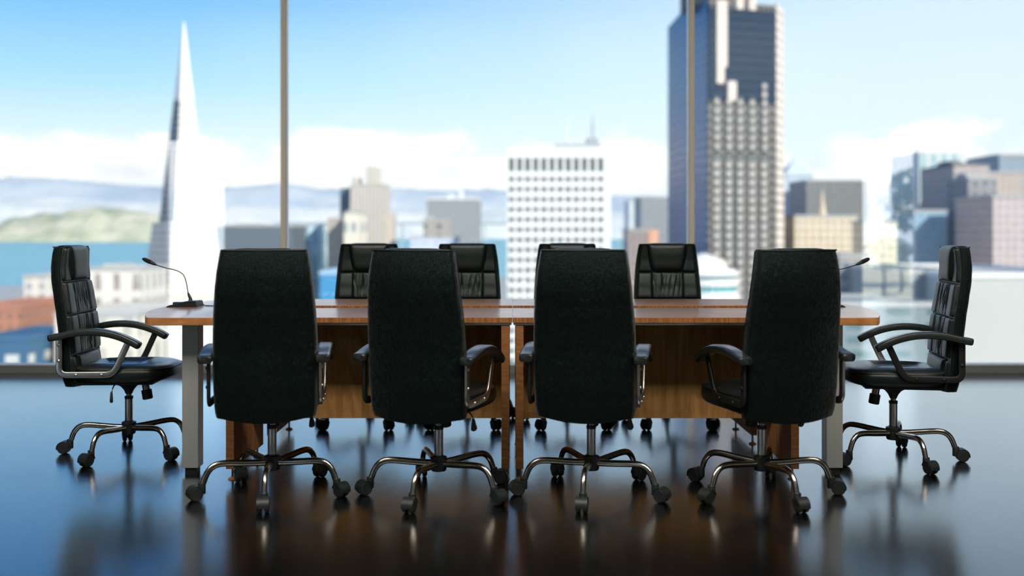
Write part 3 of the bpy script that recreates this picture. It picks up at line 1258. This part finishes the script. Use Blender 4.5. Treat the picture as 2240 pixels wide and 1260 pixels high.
def tower(name, label, px0, px1, py, d, depth, mat, cat='building', roof=None, plant=None, band=None, rot=0.0, bottom=GZ, group=None):
    """a block whose near face spans px0..px1 at distance d and tops out at py"""
    x0, x1, zt = X_(px0, d), X_(px1, d), Z_(py, d)
    cx = (x0 + x1) / 2
    root = empty(name, (cx, d, bottom), R(rot))
    tag(root, label, cat, group)
    h = zt - bottom
    hw_ = (x1 - x0) / 2
    bm = bmesh.new(); box(bm, -hw_, hw_, 0, depth, 0, h)
    build('walls', bm, mat, root, smooth=False)
    rm = roof or plain(name + '_roof', (.45, .45, .44), .9, nscale=.2)
    bm = bmesh.new()
    e = max(.25, hw_ * .02)
    for a in ((-hw_ - e, hw_ + e, -e, e), (-hw_ - e, hw_ + e, depth - e, depth + e), (-hw_ - e, -hw_ + e, e, depth - e), (hw_ - e, hw_ + e, e, depth - e)):
        box(bm, *a, h - .4, h + max(.8, hw_ * .05))
    build('parapet', bm, rm, root, smooth=False)
    if plant:
        for (a, b, hh) in plant:
            bm = bmesh.new(); box(bm, -hw_ + 2 * hw_ * a, -hw_ + 2 * hw_ * b, depth * .25, depth * .7, h - .2, h + hh)
            build('rooftop_plant', bm, rm, root, smooth=False)
    return root, hw_, h


def fc(name, wall, win=WIN, sx=3.4, sz=3.8, fx=.55, fz=.5, **k):
    return facade(name, wall, win, sx, sz, fx, fz, **k)


white = plain('white_concrete', (.80, .79, .76), .7, nscale=.1)

# --- tall white pyramid tower, left
D = 600.0
pmb = facade('pyramid_base', (.64, .58, .51), (.40, .38, .36), 200.0, 4.1, 1.0, .45)
root = empty('pyramid_tower', (X_(366, D), D + 30, GZ), R(43))
tag(root, 'very tall slender white pyramid tower with pointed top, at the left', 'building')
H = Z_(25, D) - GZ
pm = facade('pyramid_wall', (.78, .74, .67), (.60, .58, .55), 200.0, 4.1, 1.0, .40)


pm_shaded = facade('pyramid_flank', (.26, .28, .29), (.08, .11, .15), 200.0, 4.1, 1.0, .60)  # shade of the side turned from the sun, put into the flank colour


def pyr(z0, w0, z1, w1):
    bm = bmesh.new()
    a = [bm.verts.new((x * w0, y * w0, z0)) for x, y in ((-1, -1), (1, -1), (1, 1), (-1, 1))]
    b = [bm.verts.new((x * w1, y * w1, z1)) for x, y in ((-1, -1), (1, -1), (1, 1), (-1, 1))]
    bm.faces.new(a); bm.faces.new(b)
    for k in range(4):
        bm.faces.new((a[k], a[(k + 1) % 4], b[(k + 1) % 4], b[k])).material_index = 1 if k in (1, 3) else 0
    return bm


def pw(z): return .092 * (H - z)


zb = Z_(485, D) - GZ
build('shaft', pyr(zb, pw(zb) * .96, H * .80, pw(H * .80)), [pm, pm_shaded], root, smooth=False)
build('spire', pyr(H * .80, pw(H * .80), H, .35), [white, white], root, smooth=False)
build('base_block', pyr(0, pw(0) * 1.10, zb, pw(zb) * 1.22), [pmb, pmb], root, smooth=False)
# --- white gridded block in the middle
D = 415.0
x0, x1, zt = X_(1110, D), X_(1336, D), Z_(322, D)
cx = (x0 + x1) / 2
root = empty('gridded_tower', (cx, D, GZ))
tag(root, 'broad white tower with a regular grid of small dark windows, behind the table centre', 'building')
hw_, h, dep = (x1 - x0) / 2, zt - GZ, 34.0
wxs = [X_(1113 + 17.75 * k, D) - cx for k in range(12)]
rows_ = [(345, 375)] + [(386.5 + 22.1 * k, 397.5 + 22.1 * k) for k in range(20)]
ww = 11.5 / FPX * D
bm = bmesh.new()
box(bm, -hw_, hw_, .9, dep, 0, h)
box(bm, -hw_, hw_, 0, .9, Z_(345, D) - GZ, h)
for (a, b), (c, e) in zip(rows_, rows_[1:]):
    box(bm, -hw_, hw_, 0, .9, Z_(c, D) - GZ, Z_(b, D) - GZ)
box(bm, -hw_, hw_, 0, .9, 0, Z_(rows_[-1][1], D) - GZ)
for a, b in zip([-hw_] + [x + ww for x in wxs], wxs + [hw_]):
    box(bm, a, b, .06, .9, 0, Z_(345, D) - GZ)
build('walls', bm, white, root, smooth=False)
wm = [plain('tower_glass_%d' % k, c, .2, .0, nscale=.4, var=.3) for k, c in enumerate(((.075, .10, .105), (.10, .13, .135), (.16, .15, .14)))]
k = 0
first = {}
rest = bmesh.new()
rr_ = random.Random(4)
for ri, (a, b) in enumerate(rows_):
    for ci, x in enumerate(wxs):
        hh = (b - a) / FPX * D
        if ri < 8:
            mi = rr_.choice((0, 0, 1, 2)) if ri else 0
            key = (ri == 0, mi)
            if key not in first:
                bm = bmesh.new(); box(bm, 0, ww, .70, .88, 0, hh)
                o = build('window', bm, wm[mi], root, smooth=False)
                first[key] = o
            else:
                o = first[key].copy(); col.objects.link(o); o.parent = root
            o.location = (x, 0, Z_(b, D) - GZ)
        else:
            z = Z_(b, D) - GZ
            box(rest, x, x + ww, .70, .88, z, z + hh)
o = build('lower_windows', rest, wm[1], root, smooth=False)
o['kind'] = 'stuff'
bm = bmesh.new(); box(bm, hw_ - 22, hw_ - 3, 8, 26, h, h + 2.2)
box(bm, hw_ - 9, hw_ - 4, 12, 18, h, h + 5)
build('rooftop_plant', bm, plain('roof_metal', (.35, .38, .40), .6), root, smooth=False)
bm = bmesh.new(); lathe(bm, [(.7, h + 2), (.55, h + 9), (.12, h + 15.5)], 8, None, hw_ - 6.2, 14)
build('mast', bm, plain('mast_grey', (.40, .45, .50), .5), root)
bm = bmesh.new(); lathe(bm, [(.45, h), (.3, h + 8), (.08, h + 15)], 8, None, -hw_ + 25, 14)
build('mast', bm, white, root)

# --- dark tower, right of the middle
root = empty('dark_tower', (X_(1600, 436), 450, GZ))
tag(root, 'very tall dark blue and brown tower reaching the top edge', 'building')
ox, oy = X_(1600, 436), 450


def L(px, d): return (X_(px, d) - ox, d - oy)


A_, B_, C_, E_ = L(1461, 492), L(1548, 430), L(1697, 440), L(1712, 455)
F_, G_ = (E_[0] + 2, E_[1] + 45), (A_[0] + 8, A_[1] + 22)
ztop = Z_(-60, 436) - GZ
z_front = Z_(22, 436) - GZ
glassy = facade('tower_blue_glass', (.022, .105, .26), (.015, .085, .23), 3.2, 3.7, .8, .7, rough=.35, glass_rough=.15, glass_metal=0)
stone = facade('tower_brown_stone', (.20, .180, .16), (.025, .045, .070), 2.35, 3.75, .58, .60, rough=.8, glass_rough=.2)
bm = bmesh.new()
low_ = [B_, C_, E_, F_, G_]
prism(bm, low_, 0, z_front - .5)
build('walls', bm, stone, root, smooth=False)
# shaded glass flank with sloping top
bm = bmesh.new()
zA, zB = Z_(60, 492) - GZ, Z_(-5, 436) - GZ
Mx = ((A_[0] + B_[0]) / 2 - 2, (A_[1] + B_[1]) / 2 + 1.0)
q = [A_, (A_[0] * .55 + B_[0] * .45 - .4, A_[1] * .55 + B_[1] * .45 - .5), (B_[0] - .4, B_[1] - .5), (B_[0] + 1.0, B_[1] + 3), (A_[0] + 6, A_[1] + 8)]
zt_ = [zA, zA + 2.5, zB, zB, zA]
a = [bm.verts.new((x, y, 0)) for x, y in q]
b = [bm.verts.new((x, y, z)) for (x, y), z in zip(q, zt_)]
bm.faces.new(a); bm.faces.new(b)
for k in range(5):
    bm.faces.new((a[k], a[(k + 1) % 5], b[(k + 1) % 5], b[k]))
build('glass_flank', bm, glassy, root, smooth=False)
# upper glazed front
ux, uy = C_[0] - B_[0], C_[1] - B_[1]
ul = math.hypot(ux, uy); ux /= ul; uy /= ul
nx, ny = uy, -ux
ang = math.atan2(uy, ux)


def front_bar(name, pa, pb, y0, y1, mat, out=.7, inn=.2):
    ta = (pa - 1548) / (1697 - 1548) * ul
    tb = (pb - 1548) / (1697 - 1548) * ul
    za, zb_ = Z_(y1, 436) - GZ, Z_(y0, 436) - GZ
    bm = bmesh.new()
    box(bm, ta, tb, -out, inn, 0, zb_ - za)
    o = build(name, bm, mat, root, smooth=False)
    o.location = (B_[0], B_[1], za)
    o.rotation_euler = (0, 0, ang)
    return o


pale = plain('pale_stone', (.70, .60, .52), .8, nscale=.3)
pale2 = facade('banded_stone', (.52, .47, .41), (.13, .16, .18), 50.0, 3.75, 1.0, .50)
front_bar('upper_glazing', 1549, 1696, 18, 224, facade('upper_glass', (.014, .034, .066), (.008, .028, .065), 2.6, 3.75, .7, .6, rough=.4, glass_rough=.15), .35)
front_bar('stone_strip', 1566, 1588, 6, 150, pale, .9)
front_bar('stone_strip', 1566, 1582, 150, 186, pale, .9)
front_bar('stone_strip', 1590, 1608, 180, 222, pale, .9)
for x in (1562, 1588, 1613, 1639, 1666):
    front_bar('stone_rib', x, x + 9, 214 if x != 1666 else 182, 336, pale2, .8)
for x in (1560, 1586, 1611, 1637, 1663):
    front_bar('stone_rib', x, x + 12, 345, 1050, pale2, .8)
front_bar('parapet', 1548, 1697, 8, 24, stone, .5)
for x in (1610, 1637):
    front_bar('crown_pier', x, x + 14, -40, 22, pale, .7, 12)
front_bar('crown', 1548, 1650, -70, 10, stone, .3, 25)
bm = bmesh.new()
q = [(C_[0] + .1, C_[1] - .4), (E_[0] + .6, E_[1] - .3), (E_[0], E_[1] + 2), (C_[0], C_[1] + 1)]
prism(bm, q, 0, Z_(12, 445) - GZ)
build('lit_corner', bm, facade('corner_stone', (.68, .60, .54), (.40, .36, .33), 60, 3.75, 1, .4), root, smooth=False)  # sunlight on the corner put into its colour, paler than the walls

# --- the rest of the skyline
cream = (.66, .60, .50)
tower('office_block', 'white apartment block behind the left chair backrest, far left edge', 52, 118, 606, 420, 40, fc('wht_a', (.72, .66, .58), (.36, .36, .38), 5.2, 4.2, .45, .6))
tower('office_block', 'bright white block with tall window slots behind the left chair', 190, 306, 590, 380, 30, fc('wht_b', (.80, .77, .70), (.40, .36, .32), 7.0, 9.0, .35, .7), plant=[(.15, .5, 2.0)])
tower('low_house', 'low red-brown roofed house at the left edge, below the water', -60, 44, 672, 330, 40, fc('red_a', (.45, .21, .14), (.30, .17, .13)), roof=plain('red_roof', (.48, .22, .15), .9, nscale=.1))
tower('low_house', 'low block with a blue roof at the left edge, below the red roofs', -40, 62, 742, 260, 30, fc('blu_a', (.06, .14, .24), (.55, .55, .52), 9, 6, .4, .4), roof=plain('blue_roof', (.05, .14, .26), .7, nscale=.1))
tower('office_block', 'broad dark grey flat block left of the left mullion', 470, 640, 495, 900, 60, plain('slate_wall', (.125, .155, .185), .75, nscale=.05), plant=[(.2, .5, 3)])
tower('office_block', 'pale aqua glass block right of the left mullion', 630, 704, 492, 1000, 50, fc('aqua', (.62, .76, .78), (.34, .52, .58), 8, 50, .5, .8))
tower('office_block', 'narrow dark teal block left of the stepped tower', 744, 772, 412, 930, 40, plain('teal_wall', (.10, .18, .22), .6, nscale=.05))
# stepped stone tower
D = 900.0
rt, hw2, hh2 = tower('stepped_tower', 'stepped beige stone tower with a raised middle, behind the second near chair', 766, 842, 404, D, 40, fc('beige_a', (.60, .55, .47), (.44, .41, .37), 3.2, 200, .45, 1.0))
bx = plain('beige_top', (.58, .54, .46), .85, nscale=.1)
c0 = X_(804, D)
for (a, b, y0) in ((801, 826, 362), (768, 783, 386)):
    bm = bmesh.new(); box(bm, X_(a, D) - c0, X_(b, D) - c0, 3, 26, hh2 - 1, Z_(y0, D) - GZ, 1.2)
    build('upper_stage', bm, bx, rt, smooth=False)
bm = bmesh.new(); box(bm, X_(842, D) - c0, X_(858, D) - c0, 6, 34, 0, Z_(466, D) - GZ)
build('side_stage', bm, fc('beige_b', (.66, .58, .50), (.46, .42, .38), 3, 200, .4, 1.0), rt, smooth=False)
tower('office_block', 'tan block in front of the stepped tower', 716, 752, 478, 760, 40, fc('tan_b', (.52, .45, .36), (.40, .36, .31), 4, 100, .4, 1.0))
tower('office_block', 'cream block with a bright top in front of the stepped tower', 752, 786, 466, 740, 40, fc('cream_b', (.78, .72, .60), (.34, .37, .40), 6, 16, .5, .45), plant=[(.1, .5, 2.5)])
tower('office_block', 'square grey box block with a pale top edge, left of the gridded tower', 934, 1048, 436, 850, 60, plain('grey_box', (.30, .32, .335), .8, nscale=.03, var=.03), roof=white, plant=[(.38, .5, 5), (.60, .66, 8)])
tower('office_block', 'small brown block in front of the square grey box', 926, 984, 482, 640, 30, fc('brn_c', (.43, .38, .34), (.16, .20, .23), 9, 6, .35, .5), plant=[(.0, .3, 3)])
tower('office_block', 'low lilac white block behind the gap of the window-side chairs', 898, 1000, 520, 560, 30, fc('lil_c', (.62, .66, .78), (.50, .56, .68), 6, 5, .5, .4))
tower('low_house', 'low bright blue block beside the leftmost window-side chair', 700, 752, 598, 330, 25, plain('bright_blue', (.05, .26, .50), .6, nscale=.2), roof=plain('blue_grey_roof', (.35, .52, .66), .7))
tower('office_block', 'grey block right of the gridded tower, beside the dark tower', 1402, 1462, 432, 900, 50, fc('gry_d', (.33, .34, .35), (.22, .25, .28), 4, 4, .5, .5))
tower('office_block', 'pale thin block between the gridded tower and the grey block', 1376, 1404, 440, 1150, 50, fc('pal_d', (.68, .70, .70), (.52, .57, .60), 4, 4, .5, .5))
# brown block with a rounded orange corner
D = 640.0
rt, hw2, hh2 = tower('office_block', 'brown block with a rounded orange corner, beside the dark tower', 1374, 1418, 503, D, 30, fc('brn_d', (.40, .33, .30), (.30, .26, .26), 4, 40, .5, .8))
bm = bmesh.new(); lathe(bm, [(6.4, 0), (6.4, hh2), (1, hh2 + .5)], 24, None, hw2 + 1.0, 7)
build('round_corner', bm, plain('orange_stone', (.66, .36, .24), .7, nscale=.2), rt)
# low rounded white pavilion
D = 330.0
root = empty('round_pavilion', (X_(1555, D), D + 12, Z_(700, D)))
tag(root, 'low rounded white building with stacked teal bands, right of the window-side chairs', 'building')
teal = plain('teal_band', (.10, .38, .42), .4, nscale=.2)
bb = Z_(700, D)
for nm, ra, rb, ya, yb_, mt in (('storey', 11.5, 11.5, 700, 640, white), ('teal_band', 10.8, 10.8, 640, 628, teal), ('storey', 11.5, 11.5, 628, 612, white),
                                ('teal_band', 10.2, 10.2, 612, 604, teal), ('canopy', 12.0, 10.0, 604, 592, white), ('drum', 8.0, 6.5, 592, 570, plain('cream_drum', (.76, .72, .62), .8)), ('cap', 6.0, 1.0, 570, 556, white)):
    bm = bmesh.new(); lathe(bm, [(ra, Z_(ya, D) - bb), (rb, Z_(yb_, D) - bb)], 36)
    build(nm, bm, mt, root)
bm = bmesh.new(); lathe(bm, [(11.8, GZ - bb), (11.8, 0)], 36)
build('plinth', bm, white, root)
# right-hand cluster
D = 820.0
rt, hw2, hh2 = tower('pointed_tower', 'pale blue tower with a pointed roof, right of the dark tower', 1716, 1778, 384, D, 23, fc('pb', (.60, .68, .74), (.44, .54, .62), 4.5, 200, .4, 1.0))
bm = bmesh.new()
a = [bm.verts.new(v) for v in ((-hw2, 0, hh2), (hw2, 0, hh2), (hw2, 23, hh2), (-hw2, 23, hh2))]
tp = bm.verts.new((0, 11, Z_(343, D) - GZ))
bm.faces.new(a)
for k in range(4):
    bm.faces.new((a[k], a[(k + 1) % 4], tp))
build('roof', bm, plain('pale_blue_roof', (.52, .62, .70), .6, nscale=.2), rt, smooth=False)
tower('office_block', 'wide dark grey slab behind the cream block with a spire', 1764, 1900, 396, 640, 40, fc('dgs', (.26, .265, .255), (.19, .205, .21), 3, 3.6, .6, .6))
tower('office_block', 'slim steel blue block left of the dark grey slab', 1740, 1770, 418, 700, 30, fc('sbl', (.30, .38, .46), (.24, .32, .40), 3, 3.6, .6, .6))
rt, hw2, hh2 = tower('office_block', 'cream stone block with closely set windows and a small spire', 1738, 1876, 474, 470, 40, fc('crm_s', (.70, .60, .46), (.42, .36, .30), 3.3, 3.6, .40, .55))
bm = bmesh.new(); lathe(bm, [(2.2, hh2), (1.4, hh2 + 4), (.2, hh2 + 13)], 8, None, 0.6, 8)
build('spire', bm, plain('spire_stone', (.66, .56, .44), .8), rt)
tower('office_block', 'grey brown block low beside the cream block with a spire', 1836, 1900, 560, 330, 30, fc('gbr', (.40, .36, .33), (.20, .26, .32), 4, 4, .5, .5))
tower('office_block', 'blue grey block seen through the right doorway reflection', 1964, 2012, 340, 1000, 20, fc('bgr', (.60, .66, .72), (.54, .61, .70), 4, 60, .5, .8))
tower('office_block', 'low cream block seen through the right doorway reflection', 1892, 1962, 486, 430, 16, fc('lcb', (.72, .66, .52), (.50, .46, .38), 3.4, 3.6, .45, .5))
tower('office_block', 'pale green glass tower right of the right doorway reflection', 2010, 2108, 334, 640, 45, fc('pgg', (.66, .68, .66), (.28, .47, .52), 6.6, 4, .55, .72), roof=white)
tower('office_block', 'blue glass block at the foot of the pale green tower', 2000, 2072, 462, 520, 30, fc('bgb', (.32, .46, .56), (.26, .42, .54), 3.5, 3.6, .7, .6))
tower('office_block', 'pinkish brown tower with dark rooftop machinery, near the right edge', 2086, 2164, 362, 560, 45, fc('pbt', (.52, .45, .42), (.34, .33, .35), 3.4, 3.7, .5, .5), plant=[(.2, .45, 3.5), (.55, .95, 2.2)], roof=plain('dark_roof', (.20, .21, .22), .8))
tower('office_block', 'dark grey mid-height block between the pinkish towers at the right', 2118, 2180, 390, 520, 25, fc('dgm', (.33, .32, .33), (.20, .23, .26), 5, 5, .55, .6), plant=[(.1, .5, 3)])
tower('office_block', 'slate blue tower rising highest at the right edge', 2186, 2330, 340, 700, 50, fc('slb', (.30, .36, .40), (.24, .31, .37), 4, 4, .6, .6))
tower('office_block', 'pale pink gridded block at the right edge', 2172, 2330, 430, 470, 40, fc('ppg', (.56, .47, .45), (.36, .35, .38), 3.6, 3.7, .5, .5))
tower('office_block', 'tan block with warm windows at the right edge', 2140, 2240, 378, 600, 34, fc('twm', (.50, .42, .37), (.33, .30, .30), 3.6, 3.7, .5, .5))
tower('hall_roof', 'broad white flat-roofed hall low behind the right chair', 2096, 2420, 605, 260, 80, plain('white_hall', (.53, .53, .50), .85, nscale=.03), roof=white)
tower('hall_roof', 'dark grey low roof slab right of the right doorway reflection', 1990, 2100, 596, 280, 60, plain('grey_hall', (.27, .30, .31), .8, nscale=.05), roof=plain('grey_hall_edge', (.5, .5, .48), .8))
tower('low_house', 'low teal glass block behind the right table end', 1838, 2040, 668, 230, 30, fc('tgb', (.22, .27, .28), (.11, .18, .20), 9, 3.2, .6, .5))
tower('low_house', 'low cream stone block under the left table end', 290, 470, 668, 330, 40, fc('lcs', (.62, .55, .44), (.50, .46, .40), 4, 3.6, .5, .5))
tower('low_house', 'cream and white stepped block left of the left table end', 120, 300, 690, 270, 40, fc('cws', (.74, .69, .58), (.50, .47, .42), 7, 12, .4, .75))
# long bay bridge
D = 3200.0
root = empty('bay_bridge', (X_(860, D), D, GZ))
tag(root, 'long thin grey bridge crossing the bay behind the towers', 'bridge')
gm = plain('bridge_steel', (.34, .40, .43), .7, nscale=.02)
bm = bmesh.new(); box(bm, X_(600, D) - X_(860, D), X_(1120, D) - X_(860, D), -8, 8, Z_(492, D) - GZ, Z_(486, D) - GZ)
build('deck', bm, gm, root, smooth=False)
for px in (640, 735, 880, 1060):
    bm = bmesh.new(); x = X_(px, D) - X_(860, D)
    box(bm, x - 3, x + 3, -7, 7, 0, Z_(486, D) - GZ)
    build('pier', bm, gm, root, smooth=False)

# --- behind the viewer: a sunny terrace outside the two doorways (mirrored in the window)
bm = bmesh.new(); box(bm, -45, 45, -60, BACK - .25, -1.6, -1.1)
struct(build('terrace_ground', bm, plain('dry_lawn', (.62, .56, .34), .95, nscale=.4, var=.2), smooth=False))


def tree(label, x, y, h, seed, dark):
    r = random.Random(seed)
    root = empty('terrace_tree', (x, y, -1.1))
    tag(root, label, 'tree', 'trees on the terrace')
    bm = bmesh.new()
    sweep(bm, [(0, 0, 0), (.02, .01, h * .25), (-.02, .02, h * .5), (0, 0, h * .8)], circ(.06 * h / 2, 8), up=(0, 1, 0), scale=[1.2, .9, .7, .3])
    for k in range(5):
        a = k * 1.3
        sweep(bm, [(0, 0, h * (.4 + .06 * k)), (math.cos(a) * .2 * h, math.sin(a) * .2 * h, h * (.62 + .05 * k))], circ(.02 * h / 2, 6), up=(.1, 0, 1), scale=[1, .4])
    build('trunk', bm, plain('bark_%d' % seed, (.20, .15, .11), .9, nscale=5), root)
    bm = bmesh.new()
    for k in range(420):
        while True:
            p = Vector((r.uniform(-1, 1), r.uniform(-1, 1), r.uniform(-1, 1)))
            if p.length < 1 and math.sin(p.x * 5 + seed) + math.sin(p.z * 6) + math.cos(p.y * 5) > -.7:
                break
        c = Vector((p.x * .36 * h, p.y * .36 * h, h * .72 + p.z * .30 * h))
        u = Vector((r.gauss(0, 1), r.gauss(0, 1), r.gauss(0, 1))).normalized()
        v = u.orthogonal().normalized()
        s_ = h * r.uniform(.03, .055)
        bm.faces.new([bm.verts.new(c + u * s_ * a_ + v * s_ * b_ * .6) for a_, b_ in ((-1, 0), (0, -1), (1, 0), (0, 1))])
    build('foliage', bm, plain('leaves_%d' % seed, (.16, .20, .07) if dark else (.30, .33, .12), .8, nscale=3, var=.3), root, smooth=False)


tree('small pale green tree outside the right doorway, with a slim trunk', 13.4, -20.3, 2.1, 1, False)
tree('darker bushy tree outside the right doorway, beside the slim one', 14.75, -22.2, 2.0, 2, False)
tree('tall dark green tree outside the right doorway, standing farther back', 19.2, -32, 5.2, 3, True)
